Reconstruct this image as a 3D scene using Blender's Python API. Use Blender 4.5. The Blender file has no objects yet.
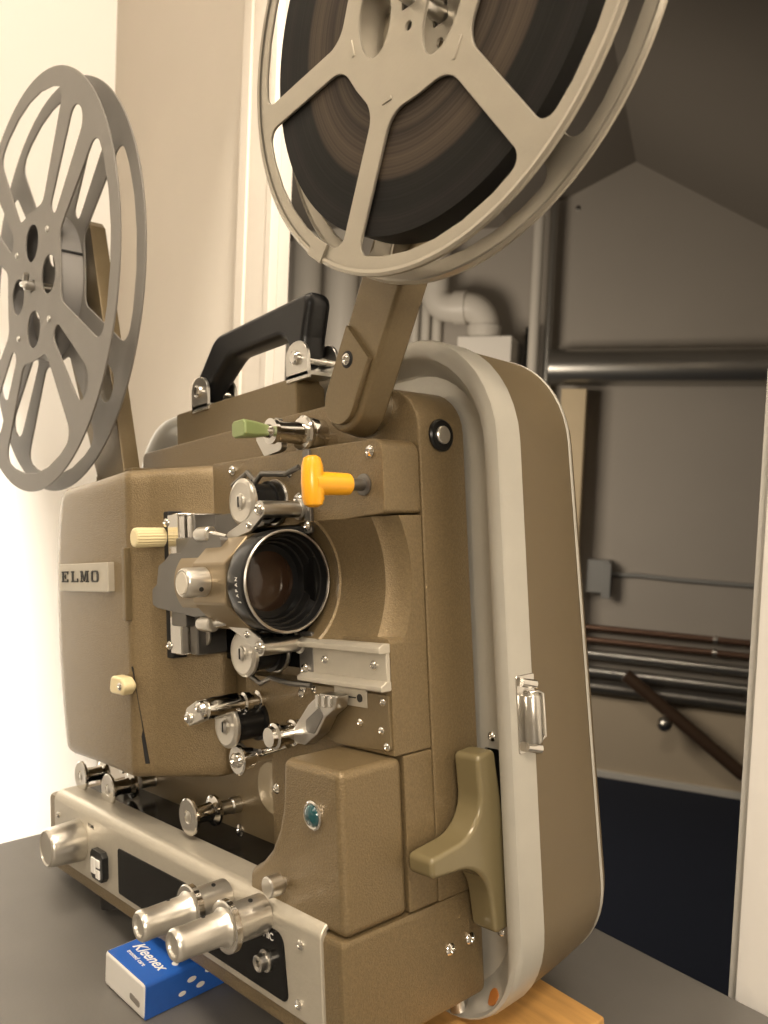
import bpy, bmesh, math, random
from math import sin, cos, pi, radians, atan2, hypot
from mathutils import Vector, Matrix
random.seed(5)
SC = bpy.context.scene
COL = SC.collection
TILT = radians(7.2405)
ZOFF = 824.0            # floor of the room is z = 0 ; the table frame is 824 mm lower
ROTP = Matrix.Rotation(-TILT, 3, 'Y')

# ------------------------------------------------------------------ materials
MATS = {}
def mat(name, col, rough=.5, metal=0., bump=0., bscale=300., var=0., vscale=40., spec=.5, coat=0., trans=0., emit=None, estr=0., alpha=1., stretch=None):
    m = bpy.data.materials.new(name); m.use_nodes = True
    nt = m.node_tree; b = nt.nodes['Principled BSDF']
    b.inputs['Base Color'].default_value = (*col, 1)
    b.inputs['Roughness'].default_value = rough
    b.inputs['Metallic'].default_value = metal
    b.inputs['Specular IOR Level'].default_value = spec
    b.inputs['Coat Weight'].default_value = coat; b.inputs['Coat Roughness'].default_value = .12
    b.inputs['Transmission Weight'].default_value = trans
    if emit:
        b.inputs['Emission Color'].default_value = (*emit, 1); b.inputs['Emission Strength'].default_value = estr
    tc = nt.nodes.new('ShaderNodeTexCoord')
    src = tc.outputs['Object']
    if stretch:
        mp = nt.nodes.new('ShaderNodeMapping'); mp.inputs['Scale'].default_value = stretch
        nt.links.new(src, mp.inputs['Vector']); src = mp.outputs['Vector']
    if bump:
        n = nt.nodes.new('ShaderNodeTexNoise'); n.inputs['Scale'].default_value = bscale; n.inputs['Detail'].default_value = 2
        nt.links.new(src, n.inputs['Vector'])
        bp = nt.nodes.new('ShaderNodeBump'); bp.inputs['Strength'].default_value = bump; bp.inputs['Distance'].default_value = .001
        nt.links.new(n.outputs['Fac'], bp.inputs['Height']); nt.links.new(bp.outputs['Normal'], b.inputs['Normal'])
    if var:
        n2 = nt.nodes.new('ShaderNodeTexNoise'); n2.inputs['Scale'].default_value = vscale; n2.inputs['Detail'].default_value = 3
        nt.links.new(src, n2.inputs['Vector'])
        mx = nt.nodes.new('ShaderNodeMix'); mx.data_type = 'RGBA'
        mx.inputs['A'].default_value = (*[c*(1-var) for c in col], 1); mx.inputs['B'].default_value = (*[min(1, c*(1+var)) for c in col], 1)
        nt.links.new(n2.outputs['Fac'], mx.inputs['Factor']); nt.links.new(mx.outputs['Result'], b.inputs['Base Color'])
    MATS[name] = m
    return m
HAM = mat('bronze hammertone paint', (.205, .150, .078), .36, .35, .42, 1400, .34, 900, coat=.12)
HAMS = mat('bronze smooth paint', (.182, .136, .072), .34, .35, .12, 1500, .12, 700, coat=.12)
COVERM = mat('bronze fine textured cover', (.168, .127, .072), .45, .2, .25, 2200, .14, 1200)
OLIVE = mat('olive gloss plastic', (.19, .155, .08), .22, .1, coat=.3)
SILV = mat('silver painted metal', (.52, .48, .40), .38, .45, .12, 700, .06, 200)
RIMM = mat('grey silver lacquer', (.48, .46, .405), .33, .25, .08, 500, .06, 60)
ALU = mat('brushed aluminium', (.66, .63, .57), .30, .9, .1, 400, stretch=(1, 1, 1))
REELS = mat('champagne reel metal', (.40, .365, .30), .34, .6, .06, 600, .05, 60)
REELG = mat('grey reel metal', (.225, .21, .19), .5, .2, .06, 600, .06, 60)
HUBG = mat('grey hub plastic', (.30, .29, .28), .3, .1)
CHROME = mat('chrome', (.72, .70, .66), .12, 1.)
STEEL = mat('satin steel', (.60, .58, .54), .28, 1.)
DSTEEL = mat('dark grey steel', (.20, .19, .175), .35, .8)
BLACK = mat('black plastic', (.009, .009, .009), .28, spec=.35)
BLACKM = mat('matt black', (.008, .008, .008), .6)
BLKPANEL = mat('black gloss panel', (.006, .006, .006), .16, spec=.15)
BLKHANDLE = mat('black handle plastic', (.010, .010, .011), .32, spec=.4)
IVORY = mat('ivory plastic', (.80, .68, .40), .35)
YELLOW = mat('yellow plastic', (.92, .42, .015), .3, coat=.2)
GREEN = mat('pale green plastic', (.25, .31, .125), .4)
GLASS = mat('lens coating', (.03, .016, .009), .1, 0, spec=.5)
WHITEP = mat('white print', (.85, .83, .78), .5)
BLKPRINT = mat('black print', (.02, .018, .015), .5)
TEAL = mat('teal jewel glass', (.004, .06, .07), .08, 0, coat=1, emit=None)
TAN = mat('tan anodised metal', (.27, .21, .13), .32, .6)
CLEAR = mat('clear acrylic', (.9, .87, .8), .06, 0, trans=.75, spec=.6)
ROSE = mat('brown plastic disc', (.36, .30, .20), .2, .3, coat=.3)
LABELM = mat('paper label', (.62, .57, .48), .6)
RUBBER = mat('black rubber', (.015, .014, .013), .7)
STAIN = mat('rust brown stain', (.42, .15, .03), .5)
# film pack: concentric windings shown as rings of different tone
def film_mat():
    m = mat('wound film edge', (.02, .018, .016), .5, 0, spec=.22)
    nt = m.node_tree; b = nt.nodes['Principled BSDF']
    tc = nt.nodes.new('ShaderNodeTexCoord'); sp = nt.nodes.new('ShaderNodeSeparateXYZ'); cb = nt.nodes.new('ShaderNodeCombineXYZ')
    nt.links.new(tc.outputs['Object'], sp.inputs[0]); nt.links.new(sp.outputs['X'], cb.inputs['X']); nt.links.new(sp.outputs['Z'], cb.inputs['Y'])
    ln = nt.nodes.new('ShaderNodeVectorMath'); ln.operation = 'LENGTH'; nt.links.new(cb.outputs[0], ln.inputs[0])
    r1 = nt.nodes.new('ShaderNodeMapRange'); r1.inputs['From Min'].default_value = .040; r1.inputs['From Max'].default_value = .0965
    nt.links.new(ln.outputs['Value'], r1.inputs['Value'])
    cr = nt.nodes.new('ShaderNodeValToRGB'); b.inputs['Specular IOR Level'].default_value = .14; e = cr.color_ramp.elements
    stops = [(0, (.03, .022, .016)), (.12, (.05, .038, .028)), (.2, (.07, .053, .038)), (.23, (.034, .026, .02)), (.42, (.075, .056, .04)), (.55, (.06, .045, .032)), (.585, (.011, .010, .009)), (.8, (.008, .0075, .007)), (.86, (.014, .012, .011)), (1, (.008, .0075, .007))]
    e[0].position = 0; e[0].color = (*stops[0][1], 1); e[1].position = 1; e[1].color = (*stops[-1][1], 1)
    for p, c in stops[1:-1]:
        x = e.new(p); x.color = (*[v*.8 for v in c], 1)
    nt.links.new(r1.outputs[0], cr.inputs['Fac'])
    n = nt.nodes.new('ShaderNodeTexNoise'); n.noise_dimensions = '1D'; n.inputs['Scale'].default_value = 900; n.inputs['Detail'].default_value = 4
    nt.links.new(ln.outputs['Value'], n.inputs['W'])
    mx = nt.nodes.new('ShaderNodeMix'); mx.data_type = 'RGBA'; mx.blend_type = 'MULTIPLY'; mx.inputs['Factor'].default_value = .75
    nt.links.new(cr.outputs['Color'], mx.inputs['A'])
    mr = nt.nodes.new('ShaderNodeMapRange'); mr.inputs['From Min'].default_value = .3; mr.inputs['From Max'].default_value = .7; mr.inputs['To Min'].default_value = .55; mr.inputs['To Max'].default_value = 1.35
    nt.links.new(n.outputs['Fac'], mr.inputs['Value'])
    cc = nt.nodes.new('ShaderNodeCombineColor')
    for k in range(3): nt.links.new(mr.outputs[0], cc.inputs[k])
    nt.links.new(cc.outputs[0], mx.inputs['B'])
    nt.links.new(mx.outputs['Result'], b.inputs['Base Color'])
    bp = nt.nodes.new('ShaderNodeBump'); bp.inputs['Strength'].default_value = .12; bp.inputs['Distance'].default_value = .0002
    nt.links.new(n.outputs['Fac'], bp.inputs['Height']); nt.links.new(bp.outputs['Normal'], b.inputs['Normal'])
    return m
FILM = film_mat()

# ------------------------------------------------------------------ mesh builder (millimetres)
class MB:
    def __init__(s):
        s.bm = bmesh.new()
    def poly_faces(s, rings, caps=(True, True), closed=True):
        R = [[s.bm.verts.new(p) for p in r] for r in rings]
        n = len(R[0])
        for a, b in zip(R[:-1], R[1:]):
            for i in range(n if closed else n-1):
                j = (i+1) % n
                try: s.bm.faces.new((a[i], a[j], b[j], b[i]))
                except ValueError: pass
        if caps[0]: s.bm.faces.new(R[0][::-1])
        if caps[1]: s.bm.faces.new(R[-1])
        return s
    def box(s, x0, x1, y0, y1, z0, z1):
        return s.poly_faces([[(x0, y0, z), (x1, y0, z), (x1, y1, z), (x0, y1, z)] for z in (z0, z1)])
    def lathe(s, p, ax, prof, n=28, caps=(True, True)):
        p = Vector(p); ax = Vector(ax).normalized()
        u = ax.orthogonal().normalized(); v = ax.cross(u)
        rings = []
        for h, r in prof:
            r = max(r, .02)
            rings.append([p + ax*h + (u*cos(2*pi*i/n) + v*sin(2*pi*i/n))*r for i in range(n)])
        return s.poly_faces(rings, caps)
    def cyl(s, a, b, r, n=24, r2=None):
        a = Vector(a); b = Vector(b)
        return s.lathe(a, b-a, [(0, r), ((b-a).length, r if r2 is None else r2)], n)
    def prism(s, pts, plane, a, b, holes=(), pts2=None):
        def P(q, t):
            if plane == 'xz': return (q[0], t, q[1])
            if plane == 'xy': return (q[0], q[1], t)
            return (t, q[0], q[1])
        if not holes:
            return s.poly_faces([[P(q, a) for q in pts], [P(q, b) for q in (pts2 or pts)]])
        loops = [pts] + list(holes)
        layers = []
        for t in (a, b):
            es = []; vs_all = []
            for L in loops:
                vs = [s.bm.verts.new(P(q, t)) for q in L]
                for i in range(len(vs)): es.append(s.bm.edges.new((vs[i], vs[(i+1) % len(vs)])))
                vs_all.append(vs)
            bmesh.ops.triangle_fill(s.bm, use_beauty=True, use_dissolve=False, edges=es)
            layers.append(vs_all)
        for A, B in zip(*layers):
            n = len(A)
            for i in range(n):
                j = (i+1) % n
                s.bm.faces.new((A[i], A[j], B[j], B[i]))
        return s
    def tube(s, path, r, n=12, caps=True):
        pts = [Vector(p) for p in path]; rings = []
        rr = r if isinstance(r, (list, tuple)) else [r]*len(pts)
        up = None
        for i, p in enumerate(pts):
            d = (pts[min(i+1, len(pts)-1)] - pts[max(i-1, 0)]).normalized()
            if up is None: up = d.orthogonal().normalized()
            u = (up - d*up.dot(d)).normalized(); up = u; v = d.cross(u)
            rings.append([p + (u*cos(2*pi*k/n) + v*sin(2*pi*k/n))*rr[i] for k in range(n)])
        return s.poly_faces(rings, (caps, caps))
    def xform(s, M):
        bmesh.ops.transform(s.bm, matrix=M, verts=s.bm.verts); return s

def fillet(pts, rad, seg=5):
    out = []; n = len(pts)
    for i in range(n):
        r = rad[i] if isinstance(rad, (list, tuple)) else rad
        p = Vector(pts[i]); a = Vector(pts[i-1]); b = Vector(pts[(i+1) % n])
        if r <= 0: out.append(tuple(p)); continue
        d1 = (a-p); d2 = (b-p); l1 = d1.length; l2 = d2.length; d1.normalize(); d2.normalize()
        ang = d1.angle(d2)
        if ang > pi-.02: out.append(tuple(p)); continue
        t = min(r/math.tan(ang/2), l1*.49, l2*.49); r = t*math.tan(ang/2)
        c = p + (d1+d2).normalized()*(r/sin(ang/2))
        s = p + d1*t - c; e = p + d2*t - c
        a0 = atan2(s.y, s.x); a1 = atan2(e.y, e.x); da = (a1-a0+pi) % (2*pi) - pi
        for k in range(seg+1):
            th = a0 + da*k/seg; out.append((c.x + r*cos(th), c.y + r*sin(th)))
    return out
def circle(cx, cy, r, n=40):
    return [(cx + r*cos(2*pi*i/n), cy + r*sin(2*pi*i/n)) for i in range(n)]
def rrect(x0, x1, z0, z1, r, seg=6):
    return fillet([(x0, z0), (x1, z0), (x1, z1), (x0, z1)], r, seg)

ORG = {}
CUR = {'rot': None}
def w3(p):
    """frame millimetres -> world metres (projector frame when a tilt is on)"""
    v = Vector(p)
    if CUR['rot']: v = ROTP @ v
    return Vector((v.x, v.y, v.z + ZOFF))*.001
def finish(name, mb, m, parent=None, bevel=0., seg=2, smooth=38, bang=28, org=None, label=None, rot=None):
    bm = mb.bm
    bmesh.ops.remove_doubles(bm, verts=bm.verts, dist=.0008)
    bmesh.ops.recalc_face_normals(bm, faces=bm.faces)
    if bevel:
        es = [e for e in bm.edges if len(e.link_faces) == 2 and e.calc_face_angle(0) > radians(bang)]
        bmesh.ops.bevel(bm, geom=es, offset=bevel, segments=seg, profile=.5, affect='EDGES', clamp_overlap=True)
    vs = [v.co for v in bm.verts]
    lo = Vector([min(v[k] for v in vs) for k in range(3)]); hi = Vector([max(v[k] for v in vs) for k in range(3)])
    o_ = Vector(org) if org is not None else (lo+hi)/2
    bmesh.ops.translate(bm, verts=bm.verts, vec=-o_)
    bmesh.ops.scale(bm, vec=(.001,)*3, verts=bm.verts)
    me = bpy.data.meshes.new(name); bm.to_mesh(me); bm.free()
    me.materials.append(m)
    for p in me.polygons: p.use_smooth = True
    me.set_sharp_from_angle(angle=radians(smooth))
    ob = bpy.data.objects.new(name, me); COL.objects.link(ob)
    ORG[ob.name] = o_
    place(ob, o_, parent)
    if bevel and seg > 0 and len(me.polygons) > 12:
        wn = ob.modifiers.new('weighted normals', 'WEIGHTED_NORMAL'); wn.keep_sharp = True; wn.weight = 100
    if label: ob['label'] = label
    return ob
def place(ob, o_, parent):
    if parent is not None:
        ob.parent = parent; ob.location = (o_ - ORG[parent.name])*.001
    else:
        ob.location = w3(o_)
        if CUR['rot']: ob.rotation_euler = (0, -TILT, 0)
def empty(name, org):
    ob = bpy.data.objects.new(name, None); COL.objects.link(ob); ob.empty_display_size = .02
    ORG[ob.name] = Vector(org); place(ob, Vector(org), None); return ob
def tag(ob, label, cat, group=None):
    ob['label'] = label; ob['category'] = cat
    if group: ob['group'] = group
    return ob
def struct(ob):
    ob['kind'] = 'structure'; return ob
SCREW = {}
def screw(parent, p, ax, r=2., m=None):
    """domed cross-head screw; copies share the mesh"""
    key = (tuple(round(a, 3) for a in ax), r)
    if key not in SCREW:
        A = Vector(ax).normalized(); mb = MB()
        mb.lathe((0, 0, 0), A, [(-.3, r), (r*.25, r), (r*.55, r*.72), (r*.66, r*.42), (r*.3, r*.22), (r*.25, .05)], 16)
        u = A.orthogonal().normalized(); v = A.cross(u)
        ob = finish('screw', mb, m or CHROME, parent, org=(0, 0, 0))
        SCREW[key] = ob
        ORG[ob.name] = Vector(p); place(ob, Vector(p), parent); return ob
    ob = SCREW[key].copy(); COL.objects.link(ob); ORG[ob.name] = Vector(p); place(ob, Vector(p), parent); return ob
def text_mesh(name, body, size, parent, org, right, up, m, depth=.3, align='LEFT', bold=0., shear=0.):
    cu = bpy.data.curves.new(name, 'FONT'); cu.body = body; cu.size = size; cu.extrude = depth; cu.align_x = align; cu.offset = bold; cu.shear = shear
    t = bpy.data.objects.new('text_tmp', cu); COL.objects.link(t)
    dg = bpy.context.evaluated_depsgraph_get(); dg.update()
    me = bpy.data.meshes.new_from_object(t.evaluated_get(dg)); bpy.data.objects.remove(t)
    r = Vector(right).normalized(); u = Vector(up).normalized(); nn = r.cross(u)
    for v in me.vertices:
        q = r*v.co.x + u*v.co.y + nn*v.co.z; v.co = q*.001
    me.materials.clear(); me.materials.append(m)
    ob = bpy.data.objects.new(name, me); COL.objects.link(ob); ORG[ob.name] = Vector(org); place(ob, Vector(org), parent); return ob

# ================================================================== THE PROJECTOR (projector frame, mm)
CUR['rot'] = True
X, Y, Z = (1, 0, 0), (0, 1, 0), (0, 0, 1); NY = (0, -1, 0)
PR = tag(empty('film_projector', (-170, 85, -54)), 'bronze 16 mm film projector with silver case rim, standing on the grey table', 'projector')

# ---- base with control panel
mb = MB(); mb.box(-350, 0, -2.4, 88, -54, -1); base = finish('base_housing', mb, HAM, PR, 3.5)
prof = [(-44, -4), (-3, -4)]
pf = fillet([(-4, -44), (-4, 3.5), (17, 3.5), (17, 0), (0, 0), (0, -44)], [1, 7, .6, .6, .6, .6], 5)
mb = MB(); mb.prism(pf, 'yz', -334, -13); panel = finish('control_panel', mb, SILV, PR, .5, 1)
mb = MB(); mb.prism(fillet([(-333, -50), (0, -50), (0, -53), (-333, -53)], 0), 'xz', -1, 0)
mb.bm.free()
blk = fillet([(-224, -12), (-224, -40), (-39, -40), (-42, -9)], [2, 2, 4, 6], 4)
mb = MB(); mb.prism(blk, 'xz', -4.7, -2); bp_ = finish('indicator_panel', mb, BLKPANEL, panel, .2, 1)
# silver tongue that carries the two long knobs
mb = MB(); mb.prism(fillet([(-128, -7), (-62, -5), (-66, -20), (-90, -33), (-134, -33)], 6), 'xz', -5.2, -4.5)
def knob_at(x, z):
    k = bpy.data.objects.new('volume_knob', None); COL.objects.link(k); ORG[k.name] = Vector((x, -4, z)); place(k, Vector((x, -4, z)), PR)
    mb = MB(); mb.lathe((x, -4, z), NY, [(0, 9.2), (17.5, 9.2), (18, 8.8)], 28); finish('knob_base', mb, ALU, k)
    mb = MB(); mb.lathe((x, -21.5, z), NY, [(0, 11.4), (.6, 12), (3.4, 12), (4, 11.4)], 32); finish('knob_flange', mb, CHROME, k)
    mb = MB(); mb.lathe((x, -25, z), NY, [(0, 9.4), (3, 7.6), (20, 7.1), (23, 7.3), (25.2, 7.2), (26.4, 6.2), (26.2, 4.6), (25.2, 4), (25, .1)], 28); finish('knob_grip', mb, ALU, k)
    mb = MB(); mb.lathe((x+2.5, -12, z+8.8), (.3, 0, 1), [(0, 1.1), (.5, 1.1)], 12); finish('set_screw', mb, BLACKM, k)
    mb = MB(); mb.lathe((x-1, -35, z+7.0), (.1, 0, 1), [(0, .9), (.5, .9)], 12); finish('set_screw', mb, BLACKM, k)
knob_at(-59.4, -4.5); knob_at(-94, -6.5)
mb = MB()
mb.lathe((-286.3, -4, -21), NY, [(0, 13.5), (1, 14), (21, 12.6), (22.6, 12), (23.4, 11), (22.6, 10.4), (22.4, .1)], 36); kl = finish('tone_knob', mb, ALU, PR)
mb = MB(); mb.lathe((-279, -10, -31.2), (.5, 0, -1), [(0, 1.3), (.6, 1.3)], 12); finish('set_screw', mb, BLACKM, kl)
mb = MB(); mb.prism(fillet([(-257, -19), (-243, -19), (-240, -22), (-240, -35), (-243, -38), (-257, -38), (-260, -35), (-260, -22)], 1), 'xz', -8, -3.5); sw = finish('sound_switch', mb, BLACK, PR, .5)
mb = MB(); mb.box(-257, -251, -9, -7.5, -34, -24); finish('switch_rocker', mb, WHITEP, sw, .3, 1)
mb = MB(); mb.box(-249.5, -244, -9, -7.5, -29, -24).box(-249.5, -244, -9, -7.5, -36, -30.5); finish('switch_rocker', mb, WHITEP, sw, .3, 1)
mb = MB(); mb.lathe((-56.4, -4, -25.5), NY, [(0, 5.2), (1.6, 5.2), (1.8, 4), (5.6, 3.9), (6, 3.2), (5.4, 1.8), (3, 1.5), (3, .1)], 24); jk = finish('headphone_jack', mb, STEEL, panel)
text_mesh('panel_lettering', 'MIC', 5, panel, (-58, -4.8, -14.5), X, Z, WHITEP, .1)
text_mesh('panel_lettering', 'TONE', 3.6, panel, (-272, -4.1, -9), X, Z, BLKPRINT, .05)
text_mesh('panel_lettering', 'VOL', 3.6, panel, (-270, -4.1, -31), X, Z, BLKPRINT, .05)
for x, z in ((-28, -9.5), (-31, -37), (-325, -12), (-318, -38)): screw(panel, (x, -4, z), NY, 2.3)
# dark trough between the panel and the chassis
mb = MB(); mb.box(-330, -78, 17, 46, -2, 1.2); finish('film_trough', mb, BLKPANEL, PR, .4, 1)

# ---- chassis back wall and main body
outl = fillet([(-305, -2), (0, -2), (0, 250), (-305, 250)], [0, 0, 24, 6], 8)
mb = MB(); mb.prism(outl, 'xz', 57, 90); body = finish('body_housing', mb, HAM, PR, 2.2)
mb = MB(); mb.box(-300, -60, 45, 57.5, -1, 225); finish('chassis_plate', mb, HAMS, PR, 1)
# casting round the film path: boss above, rail block below, recess between
mb = MB()
mb.prism(fillet([(-158, 183), (-50, 183), (-50, 180.5), (-33, 183.4), (-.5, 185), (-.5, 221), (-158, 225)], [0, 1, 1, 0, 2, 7, 0], 4), 'xz', 33, 56.9)
boss = finish('upper_casting', mb, HAM, PR, 1.6)
lowo = fillet([(-128, 71.5), (-.5, 71.5), (-.5, 126), (-70, 126), (-70, 100), (-128, 100)], [0, 0, 3, 1, 0, 0], 4)
mb = MB(); mb.prism(lowo, 'xz', 33, 56.9); lowc = finish('lower_casting', mb, HAM, PR, 1.6)
# horn shaped wall of the light passage
mb = MB()
def arc(x, cy, R, n=18, zc=154, hz=30):
    return [(x, cy + math.sqrt(max(R*R - dz*dz, 0)), zc+dz) for dz in [-hz + 2*hz*i/n for i in range(n+1)]]
rows = [arc(-66, 9, 36.5), arc(-54, 8, 36.8), arc(-49.5, 6, 37), arc(-48.5, 5.2, 38.6), arc(-30, -5, 49), arc(-13, -17, 60), arc(-11.5, -18, 62.5), arc(-8, -18, 65), arc(-.6, -18, 67)]
rings = [[(x, min(y, 50.5), z) for x, y, z in r] + [(r[0][0], 56.5, 184), (r[0][0], 56.5, 124)][::1] for r in rows]
mb.poly_faces(rings); finish('light_passage_wall', mb, HAM, PR, 0, smooth=28)
# screws of the castings
for x, z in ((-134, 218.5), (-9, 215)): screw(boss, (x, 33, z), NY, 3.1)
# rail bracket
mb = MB(); mb.box(-58, -1, 30.5, 33.2, 102, 122); rail = finish('accessory_rail', mb, SILV, PR, .4, 1)
mb = MB(); mb.prism(fillet([(33, 119.5), (26, 119.5), (26, 122.5), (29, 124), (33, 124)], .8), 'yz', -67, -.5); finish('rail_lip', mb, SILV, rail, .3, 1)
mb = MB(); mb.prism(fillet([(33, 102), (26.5, 102), (26.5, 104.5), (30, 106.5), (33, 106.5)], .8), 'yz', -67, -.5); finish('rail_lip', mb, SILV, rail, .3, 1)
for x in (-47.5, -9.5): screw(rail, (x, 30.5, 113.5), NY, 2.4)
mb = MB(); mb.prism(fillet([(-62, 100), (-2, 100), (-1.5, 74), (-42, 72), (-62, 78)], 2), 'xz', 31.8, 33.3); pl = finish('rail_plate', mb, HAMS, PR, .3, 1)
for x, z in ((-5.5, 96.5), (-7.5, 83), (-4, 76), (-23, 85)): screw(pl, (x, 31.8, z), NY, 2.)
mb = MB(); mb.box(-42, -17, 31.2, 32.2, 92.5, 101); gp = finish('gauge_plate', mb, SILV, pl, .2, 1)
mb = MB(); mb.box(-37, -25, 30.9, 31.3, 96.4, 97).lathe((-22, 31.3, 96.8), NY, [(0, 2), (.4, 2)], 16); finish('gauge_mark', mb, BLKPRINT, pl)

# ---- sound drum box with concave front corner
front = [(-78, -1), (-77, 11), (-66, 17), (-57, 25), (-50.5, 35), (-46.5, 46), (-45, 58), (-44, 71), (0, 71), (0, -1)]
mb = MB(); mb.prism(front, 'xz', 0, 37.6); sbox = finish('sound_drum_cover', mb, HAM, PR, 4, 4, bang=40)
mb = MB(); mb.box(-112, 0, 38.1, 57.2, -1, 71.3); finish('sound_drum_casting', mb, HAM, PR, 1.6)
mb = MB(); mb.lathe((-20, 0, 49), NY, [(-.5, 6.6), (1, 6.6), (1.6, 5.8), (1.2, 5.2)], 28); lampo = finish('pilot_lamp', mb, CHROME, sbox)
mb = MB(); mb.lathe((-20, .2, 49), NY, [(0, 5.4), (1.4, 5.2), (2.6, 4.2), (3.3, 2.4), (3.6, .2)], 24); finish('pilot_lamp_jewel', mb, TEAL, sbox)
mb = MB()
ring = [(0, 2.6), (2.2, 2.6)]
mb.lathe((-45.8, 0, 12.6), NY, ring, 20)
mb.lathe((-45.8, -2.2, 12.6), NY, [(0, 4.4), (.6, 4.9), (7, 4.9), (7.6, 4.3), (7.5, .1)], 20); finish('cover_thumbscrew', mb, STEEL, sbox, 0, smooth=25)
# idler disc behind the box
mb = MB(); mb.lathe((-113, 44.8, 36), NY, [(0, 15), (5, 15), (6, 14.2), (5.7, .1)], 40); dsc = finish('stabiliser_disc', mb, ROSE, PR)
screw(dsc, (-107, 38.6, 37), NY, 3)
screw(PR, (-158, 45, 2), NY, 3)

# ---- lamp house / threading cover on the left
plan = [(-326, 48), (-337, 34), (-341, 20), (-338, 8), (-330, 1), (-322, -2.5), (-314, -3.6), (-260, -4), (-202, -4), (-198.6, -3.2), (-196.4, -1.4), (-190.5, 5.2), (-188, 7.4), (-185, 9.4), (-158, 32.5), (-156, 36), (-157, 44), (-160, 48)]
cx, cy = -245, 25
mb = MB(); rings = []
def barrel(z, x):
    t = (z-150)/75 if z > 150 else (z-140)/105
    w = max(0, min(1, (-x-225)/90))
    return x + w*13*(t*t)
zs = [(35, 8, -1.5), (35.3, 4, 0), (36.5, 1.5, 0), (39, .3, 0), (43, 0, 0)] + [(z, 0, 0) for z in range(55, 215, 12)] + [(215, 0, 0), (219, .4, 0), (222.3, 1.8, 0), (224.2, 4.5, 0), (224.8, 9, 0)]
for z, ins, _ in zs:
    r = []
    for x, y in plan:
        dx, dy = cx-x, cy-y
        s = ins/hypot(dx, dy)
        zz = z + (.028*(x+205) if z > 212 and x < -205 else 0)
        r.append((barrel(z, x)+dx*s, y+dy*s*1.2, zz))
    rings.append(r)
mb.poly_faces(rings); cov = finish('threading_cover', mb, HAM, PR, 0, smooth=42)
mb = MB()
mb.box(-303, -220, -8.4, -3.2, 148.6, 167.6); npl = finish('nameplate', mb, SILV, cov, .9, 2)
# slab-serif letters of the maker's plate
def stroke(mb, x0, x1, z0, z1): mb.box(x0, x1, -9.0, -8.5, z0, z1)
def letter(mb, ch, x, z, w=11.5, h=7.6, t=2.3, s=1.0):
    if ch == 'E':
        stroke(mb, x+1, x+1+t, z, z+h); stroke(mb, x, x+w, z, z+s); stroke(mb, x, x+w, z+h-s, z+h)
        stroke(mb, x+1, x+w*.62, z+h*.5-s*.5, z+h*.5+s*.5)
        stroke(mb, x+w-1.2, x+w, z, z+2.2); stroke(mb, x+w-1.2, x+w, z+h-2.2, z+h); stroke(mb, x+w*.62-1, x+w*.62, z+h*.5-1.5, z+h*.5+1.5)
    if ch == 'L':
        stroke(mb, x+1, x+1+t, z, z+h); stroke(mb, x, x+w, z, z+s); stroke(mb, x, x+t+2.2, z+h-s, z+h); stroke(mb, x+w-1.2, x+w, z, z+2.6)
    if ch == 'M':
        w = w+2
        stroke(mb, x+1, x+2.2, z, z+h); stroke(mb, x+w-1-t, x+w-1, z, z+h); stroke(mb, x, x+3.6, z, z+s); stroke(mb, x+w-t-2.2, x+w, z, z+s)
        stroke(mb, x, x+3, z+h-s, z+h); stroke(mb, x+w-3.2, x+w, z+h-s, z+h)
        mid = x+w*.48
        mb.prism([(x+1, z+h), (x+1+t, z+h), (mid+.9, z+.6), (mid-.9, z+.6)], 'xz', -9, -8.5)
        mb.prism([(x+w-1-t, z+h), (x+w-2.4-t, z+h), (mid-.6, z+.6), (mid+.6, z+.6)], 'xz', -9, -8.5)
    if ch == 'O':
        mb.prism(fillet([(x, z), (x+w, z), (x+w, z+h), (x, z+h)], 2.6), 'xz', -9, -8.5, holes=[fillet([(x+t, z+s), (x+w-t, z+s), (x+w-t, z+h-s), (x+t, z+h-s)], 1.4)])
for i, (ch, x) in enumerate((('E', -297), ('L', -279.5), ('M', -263.5), ('O', -245.5))):
    mb = MB(); letter(mb, ch, x, 155); finish('nameplate_letter', mb, BLKPRINT, npl, 0)
mb = MB(); mb.box(-202.5, -198, -7, -2, 131, 176); finish('cover_latch_bar', mb, HAMS, cov, .8)
mb = MB(); mb.poly_faces([[(-199.6, -3.6, 103), (-198.2, -3.6, 103), (-198.2, 4, 103), (-199.6, 4, 103)], [(-193.6, 1.2, 44), (-192, 2.8, 44), (-192, 10, 44), (-193.6, 10, 44)]]); finish('cover_slit', mb, BLACKM, cov)
mb = MB(); mb.prism(fillet([(-212, 87), (-194, 87), (-186.5, 92.5), (-194, 97.5), (-209, 98)], [3, 3, 4, 3, 4], 5), 'xz', -13, -5); lev = finish('loop_lever', mb, IVORY, cov, 1.6, 3, label='small ivory lever')
screw(lev, (-194.5, -13, 92.5), NY, 2.4)
# ribbed ivory knob
mb = MB(); n = 40
def rib(y, r): return [(-181 + (r + (.35 if i % 2 else 0))*cos(2*pi*i/n), y, 181.5 + (r + (.35 if i % 2 else 0))*sin(2*pi*i/n)) for i in range(n)]
mb.poly_faces([rib(22, 5.4), rib(-6.5, 5.8), rib(-8, 5.4), rib(-8.5, 4.4)]); finish('frame_knob', mb, IVORY, PR, 0, smooth=20, label='ribbed ivory knob')

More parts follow.
